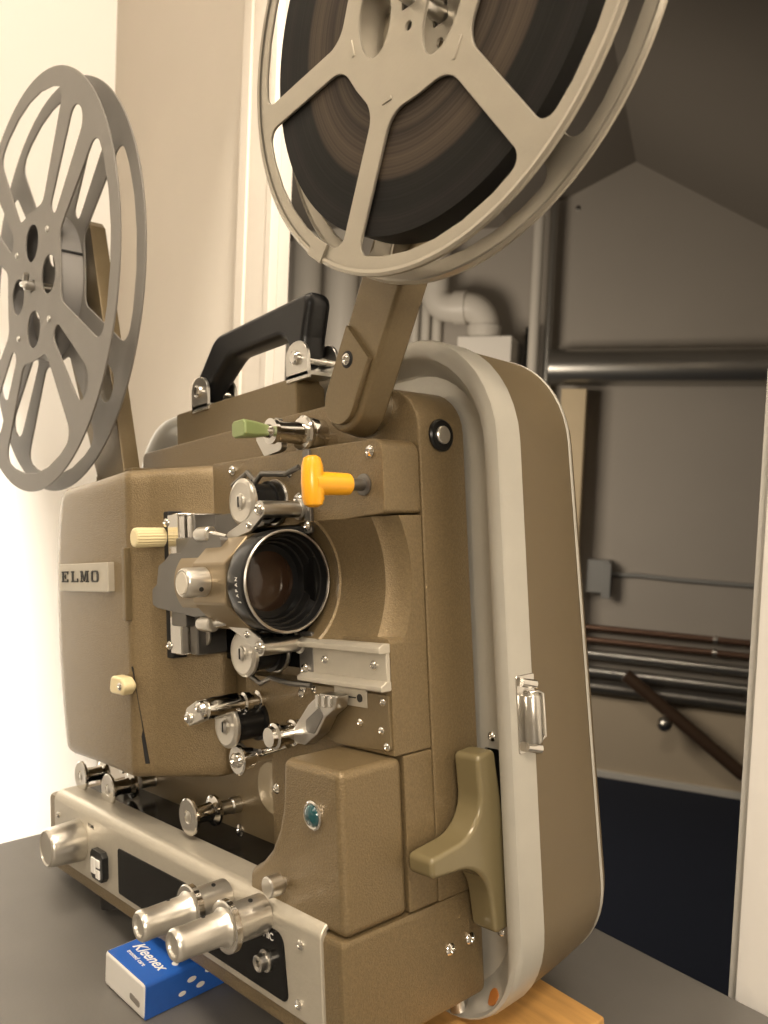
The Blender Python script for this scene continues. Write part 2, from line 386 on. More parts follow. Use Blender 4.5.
# ---- film gate and lens
mb = MB(); mb.box(-216, -64, 38, 45.6, 106, 193); finish('gate_plate', mb, BLKPANEL, PR, .6, 1)
mb = MB(); mb.prism(fillet([(-158, 178), (-95, 184), (-95, 193), (-158, 193)], 2), 'xz', 28, 33.2); finish('gate_shoe', mb, DSTEEL, PR, .4, 1)
mb = MB(); mb.box(-172, -158, 9, 34, 111, 195); gt = finish('film_gate', mb, CHROME, PR, .8, 1)
mb = MB(); mb.box(-157, -148, 14, 34, 111, 194); finish('gate_rail', mb, DSTEEL, gt, .8, 1)
mb = MB(); mb.box(-180, -172.5, 10.5, 34, 108, 197); finish('gate_rail', mb, BLACKM, gt, .6, 1)
for z in (190, 116): screw(gt, (-173, 9.2, z), NY, 2.8)
# lens holder lever plate
lp = fillet([(-178, 141), (-178, 150), (-172, 153), (-169, 164), (-161, 167), (-154, 171), (-141, 171), (-128, 180), (-113, 182), (-96, 178), (-96, 137), (-127, 135), (-160, 138), (-172, 139)], 2.2, 3)
mb = MB(); mb.prism(lp, 'xz', 1, 7); finish('lens_holder_plate', mb, DSTEEL, PR, .8)
for bx in ((-168, -150, 8, 30, 128, 140), (-160, -140, 8, 28, 168, 180)):
    mb = MB(); mb.box(*bx); finish('lens_holder_block', mb, DSTEEL, PR, 1)
LC = Vector((0, 18, 154))
lens = bpy.data.objects.new('projection_lens', None); COL.objects.link(lens); ORG[lens.name] = Vector((-61, 18, 154)); place(lens, ORG[lens.name], PR)
mb = MB(); mb.lathe((-140, 18, 154), X, [(0, 22), (40, 22), (56, 22)], 40); finish('lens_tube', mb, TAN, lens, 0, smooth=30)
mb = MB(); oc = [(18 + 27.4*cos(radians(22.5+45*k)), 154 + 27.4*sin(radians(22.5+45*k))) for k in range(8)]; mb.prism(oc, 'yz', -113, -79); finish('lens_sleeve', mb, TAN, lens, 1.2, 2)
mb = MB(); mb.lathe((-78, 18, 154), X, [(0, 24.6), (1, 25.6), (4, 26.4), (16, 27), (18, 26.8), (18.6, 26.3)], 56, caps=(True, False)); finish('lens_barrel', mb, BLACK, lens)
mb = MB(); mb.lathe((-59.6, 18, 154), X, [(-1, 26.6), (.4, 26.4), (.9, 25.8), (.7, 25.2), (-.4, 25.1)], 56, caps=(False, False)); finish('lens_rim', mb, STEEL, lens)
mb = MB(); mb.lathe((-59.8, 18, 154), X, [(0, 25.2), (-4, 24.2), (-4.2, 23.4), (-9, 22.6), (-9.2, 21.8), (-14, 21), (-14.2, 20), (-19, 19.2), (-19.2, 18.6)], 56, caps=(False, False)); finish('lens_hood', mb, BLACK, lens, smooth=20)
mb = MB(); mb.lathe((-79.2, 18, 154), X, [(0, 19), (1.5, 15), (2.6, 9), (3, .1)], 48); finish('lens_glass', mb, GLASS, lens)
for i, ch in enumerate('JAPAN'):
    a = radians(200.4 - 5.7*i)
    y = 18 + 27*cos(a); z = 154 + 27*sin(a)
    text_mesh('lens_lettering', ch, 2.9, lens, (-64.8, y, z), (0, sin(a), -cos(a)), (-1, 0, 0), WHITEP, .12)
mb = MB(); mb.lathe((-100, -7, 155), NY, [(0, 7.2), (.5, 7.8), (12, 7.8), (13.1, 7.1), (13.4, 6.6), (12.9, 6.2), (12.8, .1)], 32); fk = finish('focus_knob', mb, ALU, PR)
mb = MB(); mb.lathe((-100, -20, 155), NY, [(0, 5.9), (.6, 5.6), (.7, .1)], 28); finish('focus_knob_cap', mb, LABELM, fk)
mb = MB(); mb.lathe((-93.2, -13, 151.6), (1, -.2, -.35), [(0, 1.2), (.9, 1.2)], 12); finish('set_screw', mb, BLACKM, fk)

# ---- sprockets
def sprocket(x, z, R=12.2, yb=34, yf=10):
    mb = MB(); n = 48; y0, y1 = yf+3, yb-3
    mb.lathe((x, y0, z), Y, [(0, R-.6), (2, R-.6), (2.2, R-2.4), (y1-y0-4.2, R-2.4), (y1-y0-4, R-.6), (y1-y0, R-.6)], n)
    for i in range(16):
        a = 2*pi*i/16
        mb.lathe((x + (R-.9)*cos(a), y0+1.3, z + (R-.9)*sin(a)), (cos(a), 0, sin(a)), [(0, .7), (1.3, .3)], 6)
    s = finish('sprocket', mb, BLACK, PR)
    mb = MB(); mb.lathe((x, yf+3.2, z), NY, [(0, R), (.5, R+.5), (2, R+.4), (3, R-.6), (3.3, R-1.8), (3.1, R-2.2), (3, 4.6), (3.4, 4.2), (3.2, .1)], 48); finish('sprocket_cap', mb, ALU, s)
    mb = MB(); mb.lathe((x, yf-.1, z), NY, [(0, 3.9), (.8, 3.7), (1.2, 2.8), (1.3, .1)], 24); sc_ = finish('sprocket_screw', mb, STEEL, s)
    mb = MB(); mb.box(x-.5, x+.5, yf-1.6, yf-1.2, z-2.8, z+2.8); finish('screw_slot', mb, BLACKM, s)
    mb = MB(); mb.lathe((x, yb, z), NY, [(0, R-.4), (2, R+.6), (3, R+.2)], 40); finish('sprocket_collar', mb, STEEL, s)
    return s
sprocket(-90, 196.5); sprocket(-93.5, 116); sprocket(-115, 74.8, 11.6, 38, 11)
# film shoe wings behind the sprockets
mb = MB(); mb.tube([(-120, 24, 208), (-104, 24, 214), (-96, 24, 208), (-90, 24, 212), (-70, 26, 210), (-62, 29, 213)], 1.6, 8); finish('film_shoe', mb, DSTEEL, PR)
mb = MB(); mb.tube([(-110, 24, 102), (-98, 24, 98), (-88, 24, 102), (-74, 26, 100), (-58, 29, 100)], 1.4, 8); finish('film_shoe', mb, DSTEEL, PR)
mb = MB(); mb.tube([(-128, 26, 62), (-118, 26, 59), (-104, 26, 60)], 1.4, 8); finish('film_shoe', mb, DSTEEL, PR)
# guide arms above and below the lens
def guide_arm(pin, mid, end, roll, pin_back):
    (px, pz), (mx, mz), (ex, ez) = pin, mid, end
    mb = MB()
    def off(a, b, r):
        d = Vector((b[0]-a[0], b[1]-a[1])).normalized(); return Vector((-d.y, d.x))*r
    path = [pin, mid, end]
    w = [4.4, 3.6, 2.4]
    L, Rr = [], []
    for i, p in enumerate(path):
        q = path[min(i+1, 2)]; o = path[max(i-1, 0)]
        d = Vector((q[0]-o[0], q[1]-o[1])).normalized(); nn = Vector((-d.y, d.x))*w[i]
        L.append((p[0]+nn.x, p[1]+nn.y)); Rr.append((p[0]-nn.x, p[1]-nn.y))
    out = L + Rr[::-1]
    mb.prism(fillet(out, [3, 3, 2, 2, 3, 3], 4), 'xz', 6, 8.4); g = finish('guide_arm', mb, STEEL, PR, .4, 1)
    mb = MB(); mb.lathe((px, 33, pz), NY, [(0, 5.6), (3, 5.6), (3.4, 4.4), (27, 4.4)], 24); finish('arm_pivot', mb, STEEL, g)
    screw(g, (px, 6, pz), NY, 3.2)
    screw(g, (mx, 6, mz), NY, 1.9)
    (rx, rz) = roll
    mb = MB(); mb.tube([(ex, 6, ez), ((ex+rx)/2, 4, rz + (ez-rz)*.3), (rx+8, 3, rz)], [1.8, 2.4, 1.6], 10); finish('guide_link', mb, CHROME, g)
    mb = MB(); mb.lathe((rx+8, 3, rz), (-1, -.08, 0), [(0, 3.4), (1, 4.2), (11, 4.2), (13, 3.4), (13.4, .2)], 18); finish('guide_knob', mb, ALU, g)
    return g
guide_arm((-65.5, 191), (-76, 183.5), (-98, 178), (-117, 180.5), 33)
guide_arm((-69.5, 121), (-81, 127), (-100, 132.5), (-117, 131.5), 33)
mb = MB(); mb.lathe((-150, 21, 122), NY, [(0, 6), (1.2, 6), (1.4, 5.6)], 28); finish('gate_disc', mb, ALU, PR)
mb = MB(); mb.prism(fillet([(-70, 127), (-58, 127), (-58, 104), (-66, 100), (-70, 104)], 2), 'xz', 30.5, 32.8); a_ = finish('film_guard', mb, DSTEEL, PR, .4, 1)
screw(a_, (-64.5, 30.5, 107.5), NY, 3.2)
mb = MB(); mb.prism(fillet([(-61.5, 222), (-56, 222), (-56, 178), (-61.5, 178)], 1.5), 'xz', 30.8, 33.1); a_ = finish('film_guard', mb, DSTEEL, PR, .4, 1)
screw(a_, (-68, 33, 196), NY, 4); screw(a_, (-58.5, 30.8, 182), NY, 2.6)
for x, z in ((-76, 211), (-70, 97), (-72, 94), (-60, 97.5)): screw(PR, (x, 33 if z > 200 else 32.8, z), NY, 2.4)
# double roller arm near the lowest sprocket
mb = MB(); mb.lathe((-112, 38, 86.5), NY, [(0, 4.6), (6, 4.6), (6.2, 5.6), (8, 5.8), (9, 4.2), (13, 4.2), (13.4, 5.8), (17, 6), (18, 4.8), (20, 4.8), (21, 6.2), (24, 6.2), (36, 6), (40, 5.4)], 24); dr = finish('film_roller', mb, CHROME, PR, 0, smooth=25)
mb = MB(); mb.lathe((-112, -2, 86.5), (-.5, -1, -.25), [(0, 5), (2, 5.2), (3, 4.2), (3.2, .1)], 20); finish('roller_cap', mb, CHROME, dr)
mb = MB(); mb.prism(fillet([(-117, 91), (-107, 90), (-109, 82), (-126, 76), (-131, 80), (-128, 86)], 4, 5), 'xz', -5, 1); finish('roller_link', mb, ALU, dr, .8)
screw(dr, (-125, -5, 81), NY, 3.2); screw(dr, (-114, -5, 87.5), NY, 2.6)
# lever with the chrome roller beside the rail
mb = MB(); mb.lathe((-70.5, 33, 75), NY, [(0, 5.6), (6, 5.6), (6.2, 5), (7, 6.8), (8.6, 6.8), (9.4, 5.6), (17, 5.6), (18, 6.8), (19.8, 6.8), (20.6, 5.4), (23, 5), (23.2, .1)], 24); mr_ = finish('film_roller', mb, CHROME, PR, 0, smooth=25)
mb = MB(); mb.lathe((-70.5, 33.5, 75), NY, [(0, 6), (7, 6)], 20); finish('roller_sleeve', mb, BLACK, mr_)
arm2 = fillet([(-66, 78), (-52, 92), (-42, 98.5), (-28, 98.5), (-30, 92), (-38, 87), (-45, 78), (-56, 71), (-66, 71)], [2, 6, 3, 1, 1, 6, 3, 2, 2], 4)
mb = MB(); mb.prism(arm2, 'xz', 22, 30); ca = finish('roller_arm', mb, STEEL, PR, 1)
mb = MB()
for k in range(3): mb.box(-44+5*k, -41.4+5*k, 20.6, 22.4, 91.5+.6*k, 98)
finish('arm_grip', mb, CHROME, ca, .3, 1)
mb = MB(); mb.prism(fillet([(-54, 84), (-42, 92), (-39, 88), (-47, 78), (-54, 78)], 2), 'xz', 21.6, 22.4); finish('arm_slot', mb, DSTEEL, ca, .2, 1)
# lower slanted roller
mb = MB(); mb.lathe((-112.2, 38, 56), NY, [(0, 3.2), (10, 3.2), (10.4, 4.6), (12, 4.6), (12.4, 5.6), (19, 6.8), (20, 8.2), (21.4, 8.4), (22, 7.4), (21.6, .1)], 24); lr = finish('film_roller', mb, CHROME, PR, 0, smooth=25)
screw(lr, (-112.2, 16, 56), NY, 4.2)
mb = MB(); mb.tube([(-112, 30, 57), (-96, 30, 62), (-84, 31, 66)], 2.2, 10); finish('roller_link', mb, CHROME, lr)
# flanged guide rollers low on the chassis
def guide_roller(x, z, yb=45):
    mb = MB(); mb.lathe((x, 30, z), NY, [(0, 8.2), (1, 9), (2.6, 9), (3.2, 8), (4.2, 5.6), (6, 5.2), (12, 5), (14.5, 5.6), (16.6, 9.6), (17.2, 10.6), (18.8, 10.8), (19.4, 10), (19.2, 4), (18.6, 3.4), (18.4, .1)], 36)
    r = finish('guide_roller', mb, CHROME, PR, 0, smooth=25)
    mb = MB(); mb.lathe((x, yb, z), NY, [(0, 5), (5, 5), (6, 4.2), (15.5, 4.2)], 20); finish('roller_stem', mb, STEEL, r)
    mb = MB(); mb.lathe((x, 11.6, z), NY, [(0, 3.2), (.5, 3.1), (1, 2)], 16); finish('roller_screw', mb, STEEL, r)
guide_roller(-160, 16.6); guide_roller(-322, 12.4, 57); guide_roller(-274, 11.4, 50)
# dark pivots under the cover
mb = MB(); mb.prism(fillet([(-207, 88), (-213, 80), (-196, 76), (-174, 90), (-176, 99), (-196, 97)], 3), 'xz', 38, 44.9); finish('loop_former', mb, BLACKM, PR, .6)

# ---- green lever, yellow knob
mb = MB(); mb.lathe((-80, 57, 234), NY, [(0, 9.2), (8, 9.2), (9, 8.8), (10.5, 10), (12, 10.2), (13, 9), (13.4, 6.4), (26, 5.8), (30, 6), (31, 7), (33.4, 7), (34, 4), (38, 3.2)], 28); gl = finish('rewind_lever', mb, CHROME, PR, 0, smooth=25)
mb = MB()
def gsec(y, hw, hz, dx=0): return [(-80+dx+hw*a, y, 234+hz*b) for a, b in ((-1, -.7), (-.7, -1), (.7, -1), (1, -.7), (1, .7), (.7, 1), (-.7, 1), (-1, .7))]
mb.poly_faces([gsec(24, 2.6, 2.4), gsec(20, 3.4, 3.2), gsec(12, 5, 4.2), gsec(5, 6.6, 4.6), gsec(3.8, 6, 4.2)]); finish('lever_grip', mb, GREEN, gl, .5, label='pale green lever grip')
mb = MB(); mb.prism(fillet([(-112, 236), (-98, 240), (-88, 245), (-84, 225), (-102, 223)], 3), 'xz', 34, 38); finish('lever_cam', mb, STEEL, gl, .5)
mb = MB(); mb.lathe((-14.6, 33, 199.5), NY, [(-.2, 5.4), (.8, 5.4), (1.2, 4.6), (1.3, 3), (12, 3)], 20); yk = finish('clutch_shaft', mb, DSTEEL, PR, 0, smooth=30)
mb = MB(); mb.lathe((-14.6, 23.4, 199.5), NY, [(0, 4.4), (.7, 5.2), (10, 5.4), (18, 5.6), (22, 5.6)], 24); yks = finish('clutch_knob', mb, YELLOW, PR, label='yellow plastic T shaped knob')
mb = MB()
def ysec(z, a, b): return [(-14.6 + a*cos(2*pi*i/20), 2.2 + b*sin(2*pi*i/20), z) for i in range(20)]
mb.poly_faces([ysec(188.5, 2, 2.2), ysec(189.5, 4, 4.2), ysec(192, 5, 5.2), ysec(200, 5.2, 5.6), ysec(208, 4.8, 5), ysec(211.2, 3.8, 4), ysec(212.3, 2, 2)]); finish('knob_grip', mb, YELLOW, yks)

# ---- handle on top
mb = MB(); mb.box(-258, -108, 62, 84, 249, 273.4); hb = finish('handle_block', mb, HAMS, PR, 1.6)
mb = MB(); mb.box(-300, -60, 50, 60, 249, 251); mb.bm.free()
ho = fillet([(-246, 279), (-204, 320), (-96, 323), (-94, 316), (-100, 296), (-103, 279), (-120, 279), (-118, 301), (-186, 301), (-225, 277)], [8, 20, 9, 9, 9, 8, 8, 12, 22, 8], 7)
def inset(poly, d):
    n = len(poly); out = []
    for i in range(n):
        a = Vector(poly[i-1]); p = Vector(poly[i]); b = Vector(poly[(i+1) % n])
        e1 = (p-a).normalized(); e2 = (b-p).normalized(); t = (e1+e2).normalized()
        nn = Vector((t.y, -t.x)); k = max(.6, nn.dot(Vector((e1.y, -e1.x))))
        out.append(tuple(p + nn*d/k))
    return out
mb = MB(); mb.poly_faces([[(x, y, z) for x, z in inset(ho, d)] for y, d in ((63.4, 4.6), (63.9, 3.2), (65, 1.9), (66.8, .8), (69, .15), (72.7, 0), (76.4, .15), (78.6, .8), (80.4, 1.9), (81.5, 3.2), (82, 4.6))]); hd = finish('carry_handle', mb, BLKHANDLE, PR, 0, smooth=35); wn = hd.modifiers.new('weighted normals', 'WEIGHTED_NORMAL'); wn.keep_sharp = True
for xc in (-221, -105):
    lug = fillet([(xc-11, 270), (xc+11, 270), (xc+11, 293.5), (xc-11, 293.5)], [0, 0, 10, 10], 7)
    mb = MB(); mb.prism(lug, 'xz', 60.8, 63.2); mb.prism(lug, 'xz', 82.5, 84.8); mb.box(xc-11, xc+11, 60.8, 84.8, 271.8, 274.4); br = finish('handle_bracket', mb, STEEL, PR, .3, 1)
    mb = MB(); mb.lathe((xc, 60.8, 283.5), NY, [(-22, 2.6), (0, 2.6), (0, 4.4), (2, 4.2), (2.8, 3), (2.2, .1)], 16); finish('bracket_bolt', mb, CHROME, br)
mb = MB(); mb.tube([(-264, 66, 259.5), (-240, 66, 258)], 1.2, 8); finish('hinge_pin', mb, STEEL, PR)

# ---- supply arm (right) and take-up arm (left)
ax_ = Vector((89, 151.5)).normalized(); nx_ = Vector((-ax_.y, ax_.x))
def armout(c, w, l0, l1, e=.0):
    c = Vector(c)
    lowp = [tuple(c + nx_*(w*cos(pi + pi*k/12)) + ax_*(w*sin(pi + pi*k/12))) for k in range(13)]
    t = c + ax_*l1
    return lowp + [tuple(t + nx_*(w*cos(pi*k/12)) + ax_*(w*sin(pi*k/12))) for k in range(13)]
mb = MB()
po = (-33, 243.5)
A = armout(po, 15, 0, 176); B = armout(po, 18, 0, 176)
mb.prism(A, 'xz', 37, 52, pts2=B); sa = finish('supply_arm', mb, HAMS, PR, 2.2, 3, bang=20)
padc = Vector(po)
pad = []
for k in range(13):
    a = pi + pi*k/12; pad.append(tuple(padc + ax_*(11.8*sin(a)) + nx_*(11.8*cos(a))))
pad += [tuple(padc + ax_*36 + nx_*11.8), tuple(padc + ax_*27 + nx_*-11.8)]
pad2 = pad
mb = MB(); mb.prism(pad, 'xz', 34, 37.5); finish('arm_pad', mb, HAMS, sa, .6)
mb = MB(); mb.lathe((-25, 34.2, 263), NY, [(0, 4.4), (.3, 4.4), (.35, 4.2)], 20); q = finish('screw_well', mb, BLACKM, sa); screw(sa, (-25, 33.8, 263), NY, 3)
mb = MB(); mb.lathe((-30, 57, 242), NY, [(0, 12), (6, 12)], 28); finish('arm_pivot', mb, STEEL, PR)
screw(PR, (-20, 52, 244), (.6, -1, .1), 3)
mb = MB(); mb.lathe((56, 37, 395), NY, [(0, 9), (8, 9), (9, 4), (37, 3.6), (38, 2.6)], 20); finish('supply_spindle', mb, STEEL, sa)
to = [(-338, 230), (-290, 230), (-343, 436), (-349, 442), (-420, 442), (-425, 434), (-410, 380)]
mb = MB(); mb.prism(fillet(to, [0, 0, 3, 3, 6, 6, 0], 4), 'xz', 36, 49.5); ta = finish('takeup_arm', mb, HAMS, PR, 1.2, 2, bang=35)
mb = MB(); mb.lathe((-393, 36, 395), NY, [(0, 12), (7, 12), (8, 4), (34, 4), (35, 3)], 20); finish('takeup_spindle', mb, STEEL, ta)
mb = MB(); mb.box(-300, -296, 33, 36.5, 232, 300); mb.bm.free()
mb = MB(); mb.box(-345, -280, 37, 57.5, 224, 236); finish('takeup_arm_root', mb, HAMS, PR, 1.5)

# ---- silver case rim and brown rear cover
def tray(x1, x0, z0, z1, rb, rt, seg=10, xt=0): return fillet([(x0, z0), (x1+xt*.15, z0), (x1-xt, z1), (x0, z1)], [90, rb, rt, 60], seg)
hole = fillet([(1, -19), (12.6, -19), (12.6, 66), (1, 66)], 2.5)
mb = MB(); mb.prism(tray(18, -350, -63, 266, 46, 50), 'xz', 92, 94.5, holes=[hole]); plate = finish('rear_plate', mb, RIMM, PR, 0)
mb = MB()
prof = [(tray(13, -345, -59, 261, 44, 48), 92.4), (tray(14.6, -346, -60.6, 263, 45, 49), 91.4), (tray(20.8, -352, -66.6, 268.4, 38, 53), 82.4), (tray(22, -354, -67.2, 270, 39.5, 54), 80), (tray(24, -356, -67.6, 272, 42, 55), 79), (tray(28, -359, -68, 276, 46, 58), 79), (tray(30.2, -361, -68.2, 278.2, 50, 60), 80), (tray(31, -362, -68.6, 279, 50, 60), 82), (tray(30.6, -361.6, -68.3, 278.6, 50, 60), 97), (tray(28, -360, -66, 276, 50, 59), 97)]
mb.poly_faces([[(x, y, z) for x, z in o] for o, y in prof], (False, False)); rim = finish('case_rim', mb, RIMM, PR, 0, smooth=32)
co = [(29.7, -361, -67.6, 278, 50, 60, 96.5, .5), (27.8, -360, -67.5, 278.3, 50, 60, 112, 2), (24.6, -358, -67.4, 279, 50, 59, 135, 5), (20.8, -356, -67.3, 280, 50, 58, 156, 8), (18.6, -354, -66.5, 280, 49, 57, 165, 8.5), (15, -351, -64, 277, 47, 55, 171, 8.5), (6, -343, -55, 268, 42, 50, 174.8, 8)]
mb = MB(); mb.poly_faces([[(x, y, z) for x, z in tray(a, b, c, d, r, q, 12, t)] for a, b, c, d, r, q, y, t in co], (False, True)); rc = finish('rear_cover', mb, COVERM, PR, 0, smooth=40)
mb = MB(); ed = [(20., -355, -67.2, 280.2, 50, 58, 160, 8.2), (20.2, -355.2, -67.4, 280.6, 50, 58, 160.6, 8.2), (19.6, -355, -67, 280.2, 49.6, 57.6, 163, 8.2), (18.9, -354.4, -66.4, 279.6, 49, 57, 163.4, 8.2)]
mb.poly_faces([[(x, y, z) for x, z in tray(a, b, c, d, r, q, 12, t)] for a, b, c, d, r, q, y, t in ed], (False, False)); finish('cover_edge_strip', mb, RIMM, rc, 0)
mb = MB(); mb.box(-2, 18, 99, 101, -30, 80); finish('slot_backing', mb, BLACKM, PR)
for z in (72, -24): screw(plate, (7.5, 92, z), NY, 2.4)
mb = MB(); mb.lathe((12, 86, -57.2), (-.25, 0, 1), [(-.3, 4.4), (.3, 3.8)], 20); mb.bm.free()
mb = MB()
sc_ = Vector((6.9, 85, -53.2)); t1 = Vector((.71, 0, .71)); t2 = Vector((.55, -.62, -.56)); t3 = t1.cross(t2)
mb.poly_faces([[sc_ + t1*(4.6*cos(a)*(1+.12*sin(3*a))) + t2*(3.8*sin(a)) + t3*h for a in [2*pi*i/24 for i in range(24)]] for h in (-.55, .55)]); finish('lacquer_chip', mb, STAIN, rim)
# latch on the rim
mb = MB(); mb.prism(fillet([(84, 68), (97.5, 68), (97.5, 105), (84, 105)], 1), 'yz', 29.5, 31.6); lt = finish('latch', mb, CHROME, PR, .3, 1)
mb = MB(); mb.lathe((34, 92, 72.5), Z, [(0, 3.6), (1, 4.2), (22, 4.2), (23, 3.6)], 20); finish('latch_catch', mb, STEEL, lt)
mb = MB(); mb.tube([(33, 92, 96), (35.4, 95, 96.4), (36, 97.4, 95.5), (36, 97.6, 75), (35, 95.4, 73.6), (33, 92, 73.5)], 1.2, 10); finish('latch_loop', mb, CHROME, lt)
mb = MB(); mb.tube([(32.5, 86.5, 102), (34, 95, 100)], 2.2, 10); finish('latch_pin', mb, CHROME, lt)
mb = MB(); mb.tube([(32.5, 88, 71), (34.5, 96, 69)], 2.4, 10); finish('latch_pin', mb, CHROME, lt)
# rear rim step behind the plate, above the slot
mb = MB(); mb.box(20.2, 22, 80, 92, 0, 100); mb.bm.free()
# push button on the front face
mb = MB(); mb.lathe((-.5, 72, 224), X, [(0, 8.2), (1.6, 8.2), (2.4, 7.4), (2.3, 4.2)], 32); pb = finish('push_button', mb, BLACK, PR)
mb = MB(); mb.lathe((0, 72, 224), X, [(0, 4.6), (2.6, 4.6), (3.2, 4), (3.3, .1)], 28); finish('button_cap', mb, ALU, pb)
for y, z in ((63, -25), (77, -24.5)): screw(base, (0, y, z), X, 3.)
# four lobed inching knob
lob = []
def lobe(c, ang, L, w):
    d = Vector((cos(ang), sin(ang))); nn = Vector((-d.y, d.x)); return [tuple(Vector(c)+d*L-nn*w), tuple(Vector(c)+d*L+nn*w)]
kc = (79, 26)
pts = []
for ang, L, w in ((radians(95.5), 43, 6.6), (radians(182.6), 43.5, 4.6), (radians(275), 43, 6.6), (radians(3), 15, 7)):
    l = lobe(kc, ang, L, w); pts.append(l)
loop = []
rads = []
order = [0, 1, 2, 3]
for i in order:
    l = pts[i]; nxt = pts[(i+1) % 4]
    loop += [l[0], l[1]]; rads += [3, 3]
    # concave point between arms
    a0 = (pi/2, pi, 3*pi/2, 2*pi)[i]; am = a0 + pi/4 + .09
    loop.append((kc[0] + 11*cos(am), kc[1] + 11*sin(am))); rads.append(30)
mb = MB(); mb.prism(fillet(loop, rads, 8), 'yz', 2.5, 18.5); kn = finish('inching_knob', mb, OLIVE, PR, 2.2, 3, bang=24)
mb = MB(); mb.lathe((0, kc[0], kc[1]), X, [(-1, 10), (8, 10)], 24); finish('knob_hub', mb, DSTEEL, kn)
# feet
mb = MB(); mb.lathe((-272, 4+8, -53), (0.126, 0, -.992), [(0, 9), (13, 8.4)], 24); finish('rear_foot', mb, RUBBER, PR)
mb = MB(); mb.lathe((-272, 75, -53), (0.126, 0, -.992), [(0, 9), (13, 8.4)], 24); finish('rear_foot', mb, RUBBER, PR)
mb = MB(); mb.lathe((-18, 84, -52), (0.126, 0, -.992), [(0, 5), (16.2, 5)], 20); finish('front_foot', mb, STEEL, PR)
mb = MB(); mb.box(-44, -6, 112, 146, -65.1, -60); finish('rubber_pad', mb, RUBBER, PR, 1)

# ================================================================== REELS
def flange(mb, cx, cz, R, ya, yb, holes): mb.prism(circle(cx, cz, R, 96), 'xz', ya, yb, holes=holes)
def pol(cx, cz, r, a): return (cx + r*cos(radians(a)), cz + r*sin(radians(a)))
# supply reel: six spokes
SX, SZ = 55.5, 395.0
sup = tag(empty('film_reel', (SX, 17, SZ)), 'six-spoked champagne metal reel full of dark film, on the right arm', 'film reel')
def sup_holes(rot):
    H = []
    for k in range(6):
        m = -145.3 + 60*k + rot; hw = 6.3
        def side(sgn, r):
            a = m + sgn*30
            # point on line parallel to the spoke at distance hw
            d = Vector((cos(radians(a)), sin(radians(a)))); nn = Vector((-d.y, d.x))*(-sgn*hw)
            t = math.sqrt(r*r - hw*hw); return (SX + d.x*t + nn.x, SZ + d.y*t + nn.y)
        i0, i1, o1, o0 = side(-1, 45.5), side(1, 45.5), side(1, 105), side(-1, 105)
        aa = [math.degrees(atan2(o1[1]-SZ, o1[0]-SX)), math.degrees(atan2(o0[1]-SZ, o0[0]-SX))]
        da = ((aa[1]-aa[0]+180) % 360) - 180
        arcp = [pol(SX, SZ, 105, aa[0] + da*t) for t in (.17, .34, .5, .66, .83)]
        im = pol(SX, SZ, 43, m)
        poly = [i0, im, i1, o1] + arcp + [o0]
        H.append(fillet(poly, [13, 0, 13, 6, 0, 0, 0, 0, 0, 6], 6))
    for ox, oz, ra, rb_, ta_ in ((-21.5, 2, 17, 10.5, 88), (19, -13, 19, 10, 64), (5, 24, 18, 10, -14)):
        t0 = radians(ta_+rot); o = Vector((ox*cos(radians(rot)) - oz*sin(radians(rot)), ox*sin(radians(rot)) + oz*cos(radians(rot))))
        H.append([(SX + o.x + ra*cos(t)*cos(t0) - rb_*sin(t)*sin(t0), SZ + o.y + ra*cos(t)*sin(t0) + rb_*sin(t)*cos(t0)) for t in [2*pi*i/28 for i in range(28)]])
    H.append(rrect(SX-4.2, SX+4.2, SZ-4.2, SZ+4.2, .8, 2))
    H.append(circle(SX-.8, SZ-12.2, 1.9, 14))
    return H
mb = MB(); flange(mb, SX, SZ, 113, 8, 9.6, sup_holes(0)); ff = finish('front_flange', mb, REELS, sup, .55, 2, bang=50)
mb = MB(); mb.lathe((SX, 8.2, SZ), Y, [(-.9, 110.5), (-1.3, 112), (-.6, 113.3), (.8, 113.4), (1.6, 112.6)], 120, caps=(False, False)); finish('flange_rim', mb, REELS, sup)
mb = MB(); flange(mb, SX, SZ, 113, 26.4, 28, sup_holes(-.5)); finish('back_flange', mb, REELS, sup, .5, 2, bang=50)
mb = MB(); mb.lathe((SX, 27.6, SZ), Y, [(-1.4, 111), (-1.9, 112.2), (-.6, 113.3), (.6, 113.3), (1.2, 111.6)], 120, caps=(False, False)); finish('flange_rim', mb, REELS, sup)
mb = MB(); mb.lathe((SX, 10, SZ), Y, [(0, 40), (0, 96), (16, 96), (16, 40)], 128, caps=(False, False)); finish('film_roll', mb, FILM, sup, 0, org=(SX, 17, SZ), label='dark wound film')
mb = MB(); mb.lathe((SX, 9.4, SZ), Y, [(0, 37), (0, 40), (17.2, 40), (17.2, 37), (0, 37)], 64, caps=(False, False)); finish('reel_hub', mb, REELS, sup)
for a, r, L, rot in ((-173.2, 37, 8, 100), (-53.6, 42.9, 9, 60), (-112.6, 40.5, 6, 0)):
    c = pol(SX, SZ, r, a); mb = MB(); d = Vector((cos(radians(rot)), sin(radians(rot))))*L*.5; nn = Vector((-d.y, d.x)).normalized()*.9
    mb.prism([(c[0]-d.x-nn.x, c[1]-d.y-nn.y), (c[0]+d.x-nn.x, c[1]+d.y-nn.y), (c[0]+d.x+nn.x, c[1]+d.y+nn.y), (c[0]-d.x+nn.x, c[1]-d.y+nn.y)], 'xz', 7.5, 8.2); finish('flange_stamp', mb, REELS, ff, .2, 1)
c = pol(SX, SZ, 109, -127); 
mb = MB()
tp = [pol(SX, SZ, 113.6, -130.5), pol(SX, SZ, 113.6, -124.5), pol(SX, SZ, 104.5, -124), pol(SX, SZ, 104.5, -130.5)]
mb.prism(tp, 'xz', 6.4, 8.1); finish('tape_tab', mb, REELS, ff, .1, 1)
